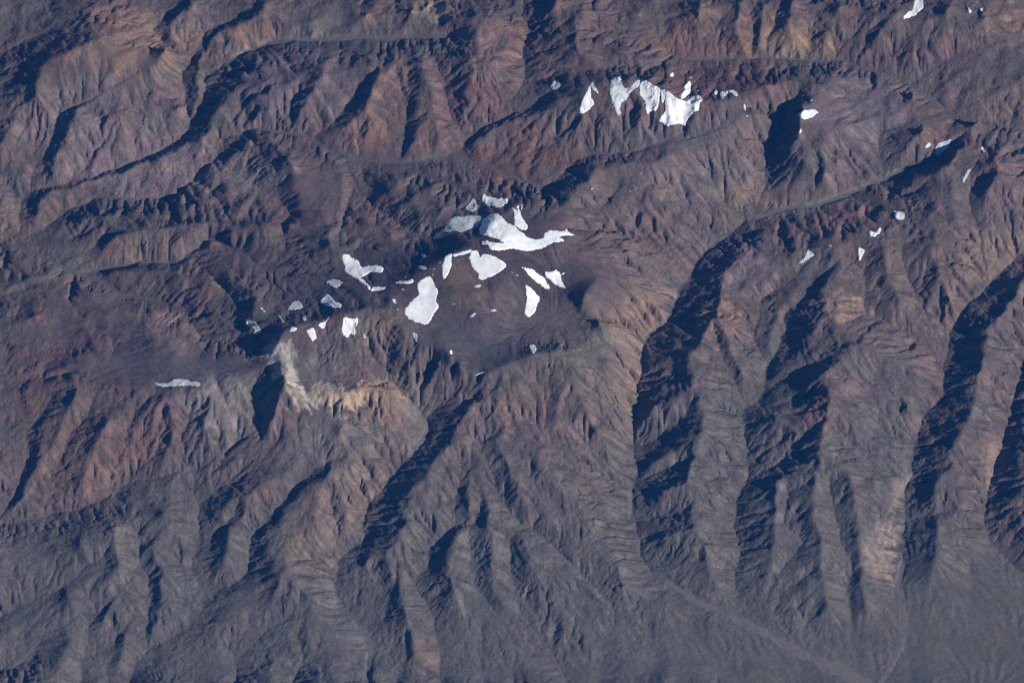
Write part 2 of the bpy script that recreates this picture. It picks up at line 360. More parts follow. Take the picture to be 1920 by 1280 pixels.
# ---- snow and ice: (origin x, origin y, scale) of the tracing, kind, outline, label
A_, B_, C_, D_ = (540, 360, 6.846), (720, 340, 5.053), (1060, 120, 5.333), (440, 540, 4.571)
T2, T3, T4, T5, T6 = (640, 0, 3), (1280, 0, 3), (0, 427, 3), (640, 427, 3), (1280, 427, 3)
SNOW = [
 (B_, 's', "900,470 930,370 1000,310 1055,297 1110,330 1160,385 1245,430 1300,480 1350,525 1420,550 1510,545 1515,500 1560,465 1620,457 1700,470 1720,455 1750,480 1808,505 1800,517 1700,515 1645,530 1700,545 1712,568 1620,575 1560,605 1460,645 1380,660 1290,650 1200,632 1110,655 1010,655 985,605 920,595 935,570 975,555 1000,570 1130,590 1095,555 1000,520 920,510", "largest white snowfield, sweeping across the summit with a long pointed arm to the right"),
 (B_, 's', "1240,418 1230,330 1225,280 1205,240 1258,280 1268,225 1290,290 1330,380 1368,435 1355,467 1285,458 1262,435", "forked white snow tongue rising from the top edge of the largest snowfield"),
 (B_, 's', "1290,235 1330,200 1318,240 1300,275", "thin white snow sliver just above the forked snow tongue"),
 (B_, 's', "920,170 935,112 975,145 1060,160 1130,158 1172,170 1165,215 1120,240 1040,245 975,225", "crescent of pale snow alone on the brown slope above the largest snowfield"),
 (B_, 'i', "760,260 800,215 850,150 885,225 880,265 840,293 790,280", "grey ice on the floor of a shaded cirque above the large grey glacier"),
 (B_, 'i', "480,490 560,450 620,400 640,350 680,325 740,340 850,315 930,330 925,380 890,440 790,460 730,485 680,470 590,480 540,470", "large grey glacier beside the dark wall left of the largest snowfield"),
 (B_, 's', "805,740 830,650 880,655 900,690 905,720 940,690 1040,705 1110,745 1165,795 1110,855 1020,900 930,940 890,925 890,870 850,830 815,790", "white bowl-shaped snowfield hanging from the volcano rim above the tan crater"),
 (B_, 's', "545,900 550,780 575,710 620,688 645,690 640,790 610,870 565,928", "narrow upright white snow strip at the left end of the volcano rim"),
 (T5, 's', "345,480 390,410 440,370 420,320 460,280 505,275 545,360 530,420 552,440 520,480 487,552 390,520", "big white wedge of snow on the left flank of the volcano"),
 (B_, 's', "1290,805 1390,825 1450,870 1530,920 1570,1015 1540,1018 1460,970 1400,905 1340,850", "long slanting white snow patch on the right flank beside a heart-shaped one"),
 (B_, 's', "1520,850 1600,855 1625,835 1670,880 1680,950 1730,1020 1690,1010 1600,965 1540,910", "heart-shaped white snow patch with a tail, rightmost on the volcano flank"),
 (T5, 's', "1030,310 1075,345 1120,400 1085,480 1050,508 1030,480 1045,410", "leaf-shaped upright white snow patch, lowest on the right flank of the volcano"),
 (B_, 'i', "845,1000 890,970 930,985 900,1012", "small grey snow scrap inside the tan crater"),
 (B_, 's', "325,825 330,800 370,797 410,825 370,838", "small white snow patch left of the narrow upright snow strip"),
 (B_, 's', "100,960 150,940 230,940 260,922 290,945 260,968 180,975", "flat white snow streak just left of the big snow wedge"),
 (B_, 's', "75,1115 105,1112 116,1160 85,1145", "small white snow spot below the flat snow streak"),
 (B_, 's', "640,695 700,678 760,665 830,642 820,668 740,694 670,714", "thin white cornice along the volcano rim between two snowfields"),
 (B_, 's', "345,690 380,688 400,718 368,716", "tiny white snow patch at the foot of the large dark wall"),
 (B_, 'i', "1005,1225 1040,1206 1070,1222 1040,1242", "small grey snow spot on the slope below the tan crater"),
 (T5, 's', "1057,660 1080,655 1100,680 1080,712 1062,690", "small white snow spot on the plateau edge above rilled slopes"),
 (T5, 's', "735,835 780,815 820,803 800,824", "tiny white snow strip on the lip where the plateau breaks off"),
 (T5, 'i', "720,500 745,475 765,480 735,507", "tiny grey ice scrap on the dark hillock below the crater"),
 (T5, 'i', "400,590 425,595 428,650 405,620", "narrow grey snow strip below the big snow wedge"),
 (T5, 's', "608,690 622,685 626,712 612,710", "tiny white snow dot at the plateau lip left of centre"),
 (A_, 's', "690,800 760,800 830,840 870,870 905,870 915,930 960,975 1050,940 1120,930 1225,975 1225,1030 1080,1030 980,1070 930,1110 1000,1150 1060,1220 1040,1260 1000,1210 900,1130 820,1080 730,1020 730,960 690,890", "large pale snowfield with a thin tail on the dark slope left of the volcano"),
 (A_, 's', "1050,1270 1080,1215 1160,1215 1260,1220 1240,1255 1150,1270", "small flat snow patch at the end of the snowfield's thin tail"),
 (A_, 'i', "470,1155 560,1115 650,1120 705,1165 640,1225 560,1215", "oval grey ice patch below the large pale tailed snowfield"),
 (D_, 's', "610,360 670,335 690,370 705,430 690,440 665,460 630,400", "tooth-shaped white snow patch at the amphitheatre rim, nearest its left end"),
 (D_, 's', "710,315 780,280 822,230 790,290 760,355", "small white snow triangle on the amphitheatre rim between two toothed patches"),
 (D_, 's', "915,330 935,245 985,260 1060,255 1055,310 1025,340 1035,395 990,390 960,430 920,400", "ragged white snow patch like a pulled tooth on the amphitheatre wall"),
 (D_, 'i', "445,185 500,110 560,110 590,175 510,190", "half-round grey ice patch in a hollow left of the fan-shaped snow"),
 (D_, 's', "715,115 790,50 830,70 850,110 920,135 910,170 800,160", "fan-shaped pale snow patch in a hollow above the amphitheatre rim"),
 (D_, 'i', "90,300 120,270 170,285 215,340 235,390 140,410 170,350", "grey rilled ice patch above the dark cliff left of the amphitheatre"),
 (D_, 'i', "575,250 605,232 617,275 595,287", "small round grey ice patch just below the half-round one"),
 (D_, 's', "470,375 485,320 540,345 510,375", "small white snow patch left of the amphitheatre's tooth-shaped snow"),
 (D_, 'i', "1095,400 1115,388 1127,430 1105,437", "tiny grey ice strip right of the pulled-tooth snow patch"),
 (D_, 'i', "1530,380 1565,390 1570,430 1550,472", "thin grey snow strip in a gully at the right of the amphitheatre"),
 (D_, 'i', "358,228 390,238 428,290 410,302 385,255", "thin curved grey snow streak on the dark tongue left of the rim"),
 (D_, 'i', "208,163 232,163 268,207 250,207", "short thin grey snow streak above the rilled ice patch"),
 (T4, 'i', "838,848 890,875 960,868 975,850 1010,848 1125,868 1132,890 1000,887 890,897", "long flat grey ice band on the smooth plateau at left"),
 (C_, 's', "140,490 160,370 210,290 245,215 250,330 290,400 240,450 180,500", "leftmost hanging glacier on the long upper ridge, narrow and pale"),
 (C_, 's', "250,205 275,180 300,240 332,302 262,238", "small white snow wedge at the crest beside the leftmost hanging glacier"),
 (C_, 'i', "440,290 455,150 510,125 550,150 575,220 600,250 640,240 690,190 755,153 735,220 650,280 610,360 560,380 545,440 550,510 530,537 490,430 465,350", "grey streaked glacier with a drip-like tongue on the upper ridge"),
 (C_, 's', "745,300 745,230 760,160 800,165 870,210 945,250 940,340 910,470 850,470 820,502 800,390", "bright white glacier in the middle of the upper ridge, ragged below"),
 (C_, 's', "955,262 990,260 995,340 965,402", "thin white ice strip between the two biggest glaciers of the upper ridge"),
 (C_, 's', "1015,270 1060,310 1140,360 1220,375 1280,330 1340,310 1365,360 1340,400 1330,470 1270,480 1220,550 1190,627 1160,590 1000,620 935,560 990,500 1000,400 1005,330", "largest glacier of the upper ridge, widening to the right"),
 (C_, 's', "1155,340 1190,260 1200,210 1235,165 1250,230 1250,280 1190,350", "pale snow blade behind the notch of the largest ridge glacier"),
 (C_, 's', "1545,290 1560,275 1600,285 1615,263 1622,295 1590,315 1570,352 1550,335", "white snow patch right of the ridge glaciers, left half of a pair"),
 (C_, 's', "1630,270 1670,260 1718,290 1715,318 1680,306", "white snow patch right of the ridge glaciers, right half of a pair"),
 (C_, 's', "1488,290 1505,268 1522,285 1505,307", "white snow dot left of the pair of snow patches on the upper ridge"),
 (C_, 's', "1785,398 1799,420 1799,472 1787,440", "thin upright white snow line on the slope below the pair of patches"),
 (C_, 's', "1045,112 1075,83 1084,120 1060,128", "tiny white snow fleck on the brown crest behind the ridge glaciers"),
 (T3, 's', "650,650 680,620 740,616 768,635 740,657 680,677", "oval white snow patch on the lip above a deep black shadow"),
 (T3, 's', "1235,110 1260,70 1295,55 1305,-15 1350,-15 1355,40 1325,80 1285,97", "pale glacier cut off by the top edge at right"),
 (T3, 's', "1598,22 1612,50 1632,66 1610,78", "small white snow tongue at the upper right corner of the photo"),
 (T3, 's', "1665,52 1692,42 1682,68", "tiny white snow chip nearest the upper right corner"),
 (T3, 'i', "1415,870 1425,815 1460,795 1517,778 1495,830 1440,882", "grey glacier above a long black shadow at upper right"),
 (T3, 'i', "1568,1012 1595,960 1622,943 1606,990 1580,1032", "slim grey ice strip on the slope right of the black valley shadow"),
 (T3, 's', "1183,1183 1210,1187 1247,1195 1246,1232 1220,1242 1195,1225", "square white snow patch on the red-brown hill at right"),
 (T3, 's', "655,745 663,722 670,738 662,752", "tiny white snow dot beside the black shadow, below the oval patch"),
 (T3, 's', "713,568 732,553 728,575", "tiny white snow fleck above the oval patch"),
 (T3, 'i', "1358,827 1385,798 1402,815 1375,838", "small grey ice scrap left of the grey glacier at upper right"),
 (T3, 's', "1673,828 1692,833 1700,858 1683,852", "small white snow spot right of the grey glacier at upper right"),
 (T6, 'i', "645,198 690,160 700,118 744,152 710,176 670,203", "pale curved ice patch at the head of a shaded gully"),
 (T6, 's', "983,108 1027,125 1012,160 990,197", "white snow wedge pointing down a gully head at right"),
 (T6, 's', "1038,30 1050,13 1085,28 1110,-5 1118,25 1065,57", "grey-white snow patch just below the square one"),
 (T2, 'i', "1172,482 1200,450 1243,480 1190,512", "shaded blue-grey ice patch left of the upper ridge glaciers"),
]
RIVERBEDS = [
 ("1250,1092 1310,1128 1360,1150 1410,1176 1450,1196 1500,1222 1545,1246 1590,1266 1640,1298", 9, "pale dry riverbed leaving the long canyon across the lower plain"),
 ("1690,1060 1686,1100 1692,1160 1689,1200 1666,1248 1636,1300", 7, "dry riverbed leaving the right canyon straight down the fan"),
 ("1690,322 1640,343 1590,364 1540,380 1480,394 1420,407", 8, "pale braided riverbed on the floor of the upper valley at right"),
]
FLECKS = [
 (825,492,"tiny snow fleck just left of the narrow upright snow strip's top"), (814,504,"tiny snow fleck on the rim above the big wedge, lowest but one"),
 (812,515,"tiny snow fleck touching the rim right above the big snow wedge"), (760,520,"round snow dot just above the flat snow streak"),
 (756,543,"tiny snow fleck between the flat streak and the big wedge"), (959,510,"tiny snow fleck at the rim's right end, left of two"),
 (970,516,"tiny snow fleck at the rim's right end, right of two"), (1056,513,"tiny snow chip off the right side of the heart-shaped patch"),
 (729,556,"tiny snow dot left of the big wedge, alone on brown slope"), (745,581,"tiny snow dot at the lower left corner of the big wedge"),
 (851,570,"tiny grey snow dot on the brown flank right of the big wedge"), (1227,134,"tiny snow fleck on the crest behind the ridge glaciers, leftmost"),
 (1295,146,"tiny snow dot above the pale snow blade"), (1309,170,"tiny snow chip right of the pale snow blade"),
 (1411,209,"tiny snow fleck right of the thin upright snow line"), (1400,218,"tiny snow dot below the thin upright snow line"),
 (1122,157,"tiny snow streak on the crest right of the leftmost hanging glacier"), (1196,354,"tiny snow dot on the mauve slope below the lens-shaped shadow, right of two"),
 (1183,359,"tiny snow dot on the mauve slope below the lens-shaped shadow, left of two"), (1110,354,"tiny snow dot beside the lens-shaped black shadow's lower right"),
 (1203,326,"small snow dot on the mauve slope below the ridge glaciers"), (1704,378,"tiny snow dot above the square white patch"),
 (1557,461,"tiny snow dot on the red slope left of the square patch"),
]
BASE_ROCK = (102, 87, 82)
ROCKS = [ (640,1010,760,170,(96,89,85),.6), # x, y, rx, ry, colour as seen in sun, strength; first blob paints haze grey on lower slopes
 (960,1180,1000,230,(94,89,85),.9),(1700,1150,420,220,(97,91,85),1.),(1450,850,330,220,(95,89,85),.8),(430,1150,560,200,(95,89,85),.9),
 (160,780,190,150,(104,84,78),.85),(150,870,130,70,(116,92,80),.7),(250,75,150,60,(128,100,82),.9),(465,58,45,28,(138,102,84),.8),(60,100,80,60,(110,82,74),.7),
 (300,320,170,60,(126,106,108),.8),(340,315,70,14,(132,116,102),.6),(160,230,140,90,(116,100,98),.8),(560,170,110,70,(106,92,98),.7),
 (770,200,120,90,(112,88,78),.8),(960,300,110,40,(120,82,68),.8),(690,250,50,40,(130,98,80),.6),(915,80,75,50,(134,104,92),.9),(820,12,40,20,(158,134,104),.8),(600,60,80,40,(100,96,96),.6),(600,310,90,60,(100,82,82),.7),
 (1060,90,140,70,(104,80,72),.7),(1250,90,50,30,(122,92,72),.6),(1350,60,120,60,(120,90,74),.7),(1480,78,45,40,(146,118,90),.8),(1545,85,40,25,(140,116,84),.6),(1630,70,90,60,(98,78,74),.6),(1890,40,60,40,(126,100,84),.7),(1890,190,50,40,(124,102,86),.7),
 (1330,160,130,40,(104,74,70),.8),(1300,235,120,40,(106,92,90),.7),(1600,210,110,65,(112,98,102),.9),(1330,330,140,60,(114,98,94),.8),(1400,360,60,25,(126,106,82),.6),(1510,375,90,16,(128,106,84),.6),(1590,405,80,18,(126,92,82),.7),(1850,330,90,60,(108,88,84),.6),
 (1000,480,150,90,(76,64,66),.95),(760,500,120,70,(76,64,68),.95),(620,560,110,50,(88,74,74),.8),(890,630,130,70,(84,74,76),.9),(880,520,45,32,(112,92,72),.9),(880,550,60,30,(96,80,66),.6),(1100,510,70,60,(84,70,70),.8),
 (640,748,66,22,(188,164,132),1.),(528,660,20,40,(160,148,140),1.),(545,712,24,34,(166,152,140),1.),(585,752,36,16,(168,152,134),.95),(600,690,40,40,(118,106,98),.7),(768,795,26,60,(128,119,111),.9),(715,722,34,12,(150,136,122),.9),(765,745,26,14,(146,134,124),.9),(795,785,14,34,(144,134,126),.95),(788,835,12,24,(138,128,120),.9),(720,740,80,25,(142,118,92),.8),(700,615,90,36,(122,104,84),.8),(740,780,60,30,(136,106,92),.7),
 (650,830,100,60,(114,105,98),.9),(780,810,30,60,(124,114,102),.7),(1090,650,70,70,(108,98,84),.8),(1190,610,50,60,(128,106,88),.8),(1230,560,30,60,(128,106,92),.6),(1180,720,40,80,(122,102,86),.6),(1150,430,120,90,(108,90,82),.6),
 (1400,500,70,50,(126,106,106),.8),(1340,600,50,40,(136,112,90),.7),(1525,760,36,50,(112,86,79),.9),(1575,575,60,28,(138,114,90),.8),(1690,560,80,60,(112,96,84),.5),(1860,480,70,60,(128,108,88),.7),(1560,440,60,30,(108,82,72),.7),
 (1650,1030,34,55,(146,126,114),.9),(1690,915,18,50,(142,122,110),.8),(1862,880,24,55,(148,118,102),.9),(1900,980,40,60,(120,98,88),.6),(1630,700,100,50,(104,88,82),.6),
 (610,985,70,70,(114,96,86),.9),(690,910,60,60,(116,100,90),.9),(470,930,50,40,(112,86,78),.6),(560,1040,40,40,(120,104,88),.6),
 (330,690,160,40,(92,83,84),.9),(430,760,80,60,(126,119,116),.8),(330,620,90,30,(124,106,96),.7),(230,560,80,30,(112,96,88),.5),(100,580,90,50,(100,80,76),.7),
 (130,500,60,25,(126,112,100),.6),(250,470,110,30,(122,102,90),.7),(500,450,90,50,(92,76,76),.7),(690,1210,50,40,(110,104,100),.6),(790,1230,40,40,(120,100,86),.6),
 (500,340,50,30,(146,128,118),.5),(20,410,40,30,(128,106,92),.6),
 (330,60,25,40,(122,108,96),.6),(440,80,60,14,(108,106,102),.7),(700,75,150,12,(104,102,100),.7),(880,190,70,40,(112,80,76),.7),(1000,250,60,30,(124,92,78),.6),
 (1180,200,90,30,(104,86,80),.6),(1230,250,90,30,(98,92,92),.7),(1360,130,120,14,(112,80,72),.7),(1760,120,60,40,(98,78,80),.7),(1770,260,70,30,(112,84,80),.7),(1450,430,40,12,(112,78,72),.6),(1570,425,50,24,(134,98,88),.8),
 (120,650,120,40,(106,78,72),.8),(60,700,60,60,(112,84,76),.8),(280,830,80,40,(112,84,74),.7),(200,430,110,18,(116,100,90),.6),(430,390,90,20,(112,90,84),.6),(420,520,110,26,(112,86,76),.6),(560,400,60,70,(98,80,78),.7),(620,380,18,60,(116,94,86),.7),(700,420,60,40,(112,88,78),.7),
 (930,880,80,60,(98,86,80),.6),(1090,760,60,60,(108,92,82),.6),(1000,760,60,40,(112,96,84),.6),(1330,470,30,30,(118,100,102),.6),(1840,600,40,40,(102,94,90),.5),(1820,730,40,80,(98,92,88),.6),
]
ALBEDO = 0.88
HAZE = 2.6e-7

# ------------------------------------------------------------------ shaping the ground
ST, CT = math.sin(TILT), math.cos(TILT)
CAM = np.array([0.0, -DIST * ST, H_REF + DIST * CT])
def unproject(px, py, h):
    """photo pixel + height -> ground position (pixel units)"""
    a = (np.asarray(px, float) - 960.0) / DIST; b = (640.0 - np.asarray(py, float)) / DIST
    dx = a; dy = ST + b * CT; dz = -CT + b * ST
    t = (h - CAM[2]) / dz
    return CAM[0] + dx * t, CAM[1] + dy * t
def project(x, y, h):
    vx = x; vy = y - CAM[1]; vz = h - CAM[2]
    f = vy * ST - vz * CT
    u = vy * CT + vz * ST
    return 960.0 + DIST * vx / f, 640.0 - DIST * u / f
# fine grid
X0, X1, Y0, Y1 = -1085.0, 1085.0, -905.0, 815.0
STEP = 1.75
NX = int((X1 - X0) / STEP) // 4 * 4 + 1; NY = int((Y1 - Y0) / STEP) // 4 * 4 + 1
XS = X0 + STEP * np.arange(NX); YS = Y0 + STEP * np.arange(NY)
rng = np.random.default_rng(7)

# ---- noise
_perm = np.random.default_rng(3).permutation(65536).astype(np.int64)
def hsh(ix, iy, s=0):
    return _perm[(_perm[(ix.astype(np.int64) + 7919 * s) & 65535] + iy.astype(np.int64) * 31) & 65535] / 65536.0
def noise(x, y, s=0):
    ix = np.floor(x); iy = np.floor(y); fx = x - ix; fy = y - iy
    u = fx * fx * fx * (fx * (fx * 6 - 15) + 10); v = fy * fy * fy * (fy * (fy * 6 - 15) + 10)
    def g(ax, ay):
        t = hsh(ix + ax, iy + ay, s) * 6.2831853
        return np.cos(t) * (fx - ax) + np.sin(t) * (fy - ay)
    a = g(0, 0); b = g(1, 0); c = g(0, 1); d = g(1, 1)
    return 1.5 * ((a + (b - a) * u) * (1 - v) + (c + (d - c) * u) * v)
def fbm(x, y, sc, oct=4, s=0, gain=0.5, ridged=False):
    o = 0.0; a = 1.0; t = 0.0
    for i in range(oct):
        n = noise(x / sc + 17.3 * i, y / sc - 9.1 * i, s + i)
        if ridged: n = 1 - 2 * np.abs(n)
        o = o + a * n; t += a; a *= gain; sc *= 0.5
    return o / t
def blur(a, r):
    """three box blurs"""
    r = max(1, int(r))
    for _ in range(3):
        for ax in (0, 1):
            p = np.pad(a, [(r + 1, r) if k == ax else (0, 0) for k in (0, 1)], mode='edge')
            c = np.cumsum(p, axis=ax)
            n = a.shape[ax]
            a = (np.take(c, np.arange(2 * r + 1, 2 * r + 1 + n), axis=ax) - np.take(c, np.arange(0, n), axis=ax)) / (2 * r + 1)
    return a
def up2(a):
    n0, n1 = a.shape
    o = np.empty((2 * n0 - 1, 2 * n1 - 1))
    o[::2, ::2] = a; o[1::2, ::2] = .5 * (a[1:] + a[:-1]); o[::2, 1::2] = .5 * (a[:, 1:] + a[:, :-1])
    o[1::2, 1::2] = .25 * (a[1:, 1:] + a[:-1, :-1] + a[1:, :-1] + a[:-1, 1:])
    return o
def bil(a, x, y, st=STEP):
    fx = np.clip((x - X0) / st, 0, a.shape[1] - 1.001); fy = np.clip((y - Y0) / st, 0, a.shape[0] - 1.001)
    i = fx.astype(int); j = fy.astype(int); fx = fx - i; fy = fy - j
    return (a[j, i] * (1 - fx) + a[j, i + 1] * fx) * (1 - fy) + (a[j + 1, i] * (1 - fx) + a[j + 1, i + 1] * fx) * fy

# ---- traced lines
def parse(txt):
    out = []
    for ln in txt.strip().splitlines():
        p = [list(map(float, q.split(','))) for q in ln.split()]
        out.append((np.array([[q[0], q[1]] for q in p]), np.array([q[2] if len(q) > 2 else np.nan for q in p])))
    return out
def spline(P, H, step=2.0):
    """Catmull-Rom through the points, sampled about every step pixels"""
    n = len(P); q = np.vstack([2 * P[0] - P[1], P, 2 * P[-1] - P[-2]])
    L = np.concatenate([[0], np.cumsum(np.hypot(*(np.diff(P, axis=0).T)))])
    if np.isnan(H).all(): Hs = H
    else:
        k = ~np.isnan(H); Hs = np.interp(L, L[k], H[k])
    pts = []; hs = []
    for i in range(n - 1):
        m = max(2, int((L[i + 1] - L[i]) / step)); t = (np.arange(m) / m)[:, None]
        p0, p1, p2, p3 = q[i], q[i + 1], q[i + 2], q[i + 3]
        pts.append(.5 * (2 * p1 + (p2 - p0) * t + (2 * p0 - 5 * p1 + 4 * p2 - p3) * t * t + (3 * p1 - p0 - 3 * p2 + p3) * t ** 3))
        hs.append(Hs[i] + (Hs[i + 1] - Hs[i]) * t[:, 0])
    pts.append(P[-1:]); hs.append(Hs[-1:])
    return np.vstack(pts), np.concatenate(hs)

def meander(p):
    x, y = p[:, 0], p[:, 1]
    return p + np.stack([5 * noise(x / 42., y / 42., 40) + 2.5 * noise(x / 16., y / 16., 42), 5 * noise(x / 42., y / 42., 41) + 2.5 * noise(x / 16., y / 16., 43)], 1)

def build_terrain(VALLEYS, RIDGES, SMOOTH, log=lambda *a: None):
    # 1. constraints on the half grid
    S2 = STEP * 2; nx, ny = (NX - 1) // 2 + 1, (NY - 1) // 2 + 1
    vx = []; vy = []; vh = []
    for k, (P, H) in enumerate(parse(VALLEYS)):
        p, h = spline(P, H)
        p = meander(p)
        x, y = unproject(p[:, 0], p[:, 1], h)
        vx.append(x); vy.append(y); vh.append(h)
    vx = np.concatenate(vx); vy = np.concatenate(vy); vh = np.concatenate(vh)
    gx = X0 + S2 * np.arange(nx); gy = Y0 + S2 * np.arange(ny)
    C = np.zeros((ny, nx)); W = np.zeros((ny, nx))
    def ras(x, y, h, take_min):
        i = np.rint((x - X0) / S2).astype(int); j = np.rint((y - Y0) / S2).astype(int)
        k = (i >= 0) & (i < nx) & (j >= 0) & (j < ny)
        return i[k], j[k], h[k]
    i, j, h = ras(vx, vy, vh, True)
    V = np.full((ny, nx), 1e9); np.minimum.at(V, (j, i), h)
    vm = V < 1e8
    # ridges: height from the envelope of valleys
    R = np.full((ny, nx), -1e9)
    sub = slice(None, None, 8)
    ax, ay, ah = vx[sub], vy[sub], vh[sub]
    for k, (P, H) in enumerate(parse(RIDGES)):
        p, h = spline(P, H)
        w = 7.0 * noise(p[:, 0] / 36., p[:, 1] / 36., 50) + 2.5 * noise(p[:, 0] / 9., p[:, 1] / 9., 52)
        w2 = 7.0 * noise(p[:, 0] / 36., p[:, 1] / 36., 51) + 2.5 * noise(p[:, 0] / 9., p[:, 1] / 9., 53)
        p = p + np.stack([w, w2], 1)
        if np.isnan(h).any():
            hh = np.full(len(p), 80.0)
            for it in range(4):
                x, y = unproject(p[:, 0], p[:, 1], hh)
                d = np.hypot(x[:, None] - ax[None], y[:, None] - ay[None])
                e = np.sort(ah[None] + (SLOPE - np.where(p[:, 0] > 1270, .16, .05) * np.clip((p[:, 1] - 860) / 200, 0, 1))[:, None] * d / (1 + d / 420.0), axis=1)[:, :3].mean(1)
                e = np.convolve(np.pad(e, 6, mode='edge'), np.ones(13) / 13, 'valid')
                hh = .3 * hh + .7 * e
            h = hh + 2.5 * noise(p[:, 0] / 18., p[:, 1] / 18., 60)
        x, y = unproject(p[:, 0], p[:, 1], h)
        i, j, hq = ras(x, y, h, False)
        np.maximum.at(R, (j, i), hq)
    rm = (R > -1e8) & ~vm
    Z = np.where(vm, V, np.where(rm, R, 0.0)); M = vm | rm
    # 2. harmonic fill, coarse to fine
    lev = [(Z, M)]
    while min(lev[-1][0].shape) > 24 and (lev[-1][0].shape[0] - 1) % 2 == 0 and (lev[-1][0].shape[1] - 1) % 2 == 0:
        z, m = lev[-1]
        zz = np.pad(np.where(m, z, 0), 1); mm = np.pad(m.astype(float), 1)
        n0, n1 = z.shape
        s = sum(zz[a:a + n0:1, b:b + n1:1] for a in range(3) for b in range(3))[::2, ::2]
        c = sum(mm[a:a + n0, b:b + n1] for a in range(3) for b in range(3))[::2, ::2]
        lev.append((np.where(c > 0, s / np.maximum(c, 1), 0), c > 0))
    z = None
    for z0, m in lev[::-1]:
        if z is None: z = np.where(m, z0, z0[m].mean() if m.any() else 60.)
        else: z = up2(z)
        z = np.where(m, z0, z)
        for it in range(160):
            q = np.pad(z, 1, mode='edge')
            z = np.where(m, z0, .25 * (q[2:, 1:-1] + q[:-2, 1:-1] + q[1:-1, 2:] + q[1:-1, :-2]))
    GX, GY = np.meshgrid(gx, gy)
    px, py = project(GX, GY, z)
    log('harmonic')
    # smooth ground mask
    sm = np.zeros_like(z)
    wx = px + 26 * noise(px / 60, py / 60, 71); wy = py + 26 * noise(px / 60, py / 60, 72)
    for (bx, by, rx, ry, a) in SMOOTH:
        d = np.hypot((wx - bx) / rx, (wy - by) / ry)
        sm = np.maximum(sm, a * np.clip((1.25 - d) / .5, 0, 1))
    rough = 1 - sm
    fan = np.zeros_like(z)
    for (bx, by, rx, ry) in FANS:
        fan = np.maximum(fan, np.clip((1.2 - np.hypot((wx - bx) / rx, (wy - by) / ry)) / .4, 0, 1))
    # 3. roughness, then rain: fill pits once, cut streams
    dv = blur(vm.astype(float), 3)
    free = np.clip(1 - dv * 6, 0, 1)
    z = z + rough * free * (1 - .5 * np.clip((py - 850) / 200, 0, 1)) * (9.0 * fbm(GX, GY, 80., 4, 80, .6) + 4.5 * fbm(GX, GY, 24., 3, 90, .6)) + .25 * free * fbm(GX, GY, 9., 2, 95)
    zref = blur(z, 9)
    base = vm.copy(); base[0] = base[-1] = True; base[:, 0] = base[:, -1] = True
    z = flood(z, base)
    log('flood')
    pat2 = np.clip(.5 + 1.4 * fbm(GX, GY, 150., 2, 135), 0, 1)
    KK = .0105 * (0.15 + rough) * (.3 + 1.2 * pat2) * np.exp(2.4 * fbm(GX, GY, 45., 3, 137, .7))
    for it in range(60):
        z = spl(z, base, S2, KK)
        if it % 4 == 3:
            z = creep(z, base, .05)
            z = z + np.where(base, 0, np.clip((zref - blur(z, 9)), -4, 4) * .35)
    log('spl')
    z = z + np.where(base, 0, (zref - blur(z, 9)) * .7)
    # 4. the same at full resolution
    Z = up2(z); rg = up2(rough)
    i = np.rint((vx - X0) / STEP).astype(int); j = np.rint((vy - Y0) / STEP).astype(int)
    k = (i >= 0) & (i < NX) & (j >= 0) & (j < NY)
    bf = np.zeros(Z.shape, bool); bf[j[k], i[k]] = True
    bf[::2, ::2] |= base
    bf[0] = bf[-1] = True; bf[:, 0] = bf[:, -1] = True
    FX, FY = np.meshgrid(XS, YS)
    patch = np.clip(.5 + 1.3 * fbm(FX, FY, 90., 2, 130), 0, 1)
    Z = Z + rg * (.7 + 1.1 * patch) * fbm(FX, FY, 9., 3, 100, .65)
    Zr = blur(Z, 8)
    KF = .016 * (.1 + rg) * (.15 + 1.2 * patch) * np.exp(2.4 * fbm(FX, FY, 26., 2, 139, .7))
    for it in range(14):
        Z = spl(Z, bf, STEP, KF)
        if it == 5: Z = creep(Z, bf, .04)
    log('spl fine')
    Z = Z + np.where(bf, 0, (Zr - blur(Z, 8)) * .7)
    Z = gullies(Z, FX, FY, rg * np.clip(1.6 * fbm(FX, FY, 60., 2, 141) + .35, 0.05, 1), 16.0, 3, .022)
    # hard beds stand out as ledges
    ph = Z / 6.0 + 1.6 * fbm(FX, FY, 110., 3, 150); tt = ph - np.floor(ph)
    e = np.clip((tt - .3) / .4, 0, 1); e = e * e * (3 - 2 * e)
    lay = np.clip(2.2 * fbm(FX, FY, 130., 2, 155) + .1, 0, 1) * rg
    Z = Z + lay * 2.0 * (e - tt) * np.clip(1 + fbm(FX, FY, 30., 2, 157), .2, 2)
    wx, wy = FX + 9 * noise(FX / 45., FY / 45., 160), FY + 9 * noise(FX / 45., FY / 45., 161)
    fm = up2(fan) * np.clip(.6 + 1.3 * fbm(FX, FY, 80., 2, 163), .25, 1.2)
    Z = gullies(Z, wx, wy, fm, 25.0, 4, .030, 14, True)
    Z, fl = floors(Z, FLOORS)
    log('gullies')
    Z = Z + (.04 + rg * (1 - fl)) * .75 * fbm(FX, FY, 6., 2, 120, .7, True) * .6
    return Z, rg, fl

def creep(z, base, k):
    q = np.pad(z, 1, mode='edge')
    return np.where(base, z, z + k * (q[2:, 1:-1] + q[:-2, 1:-1] + q[1:-1, 2:] + q[1:-1, :-2] - 4 * z))

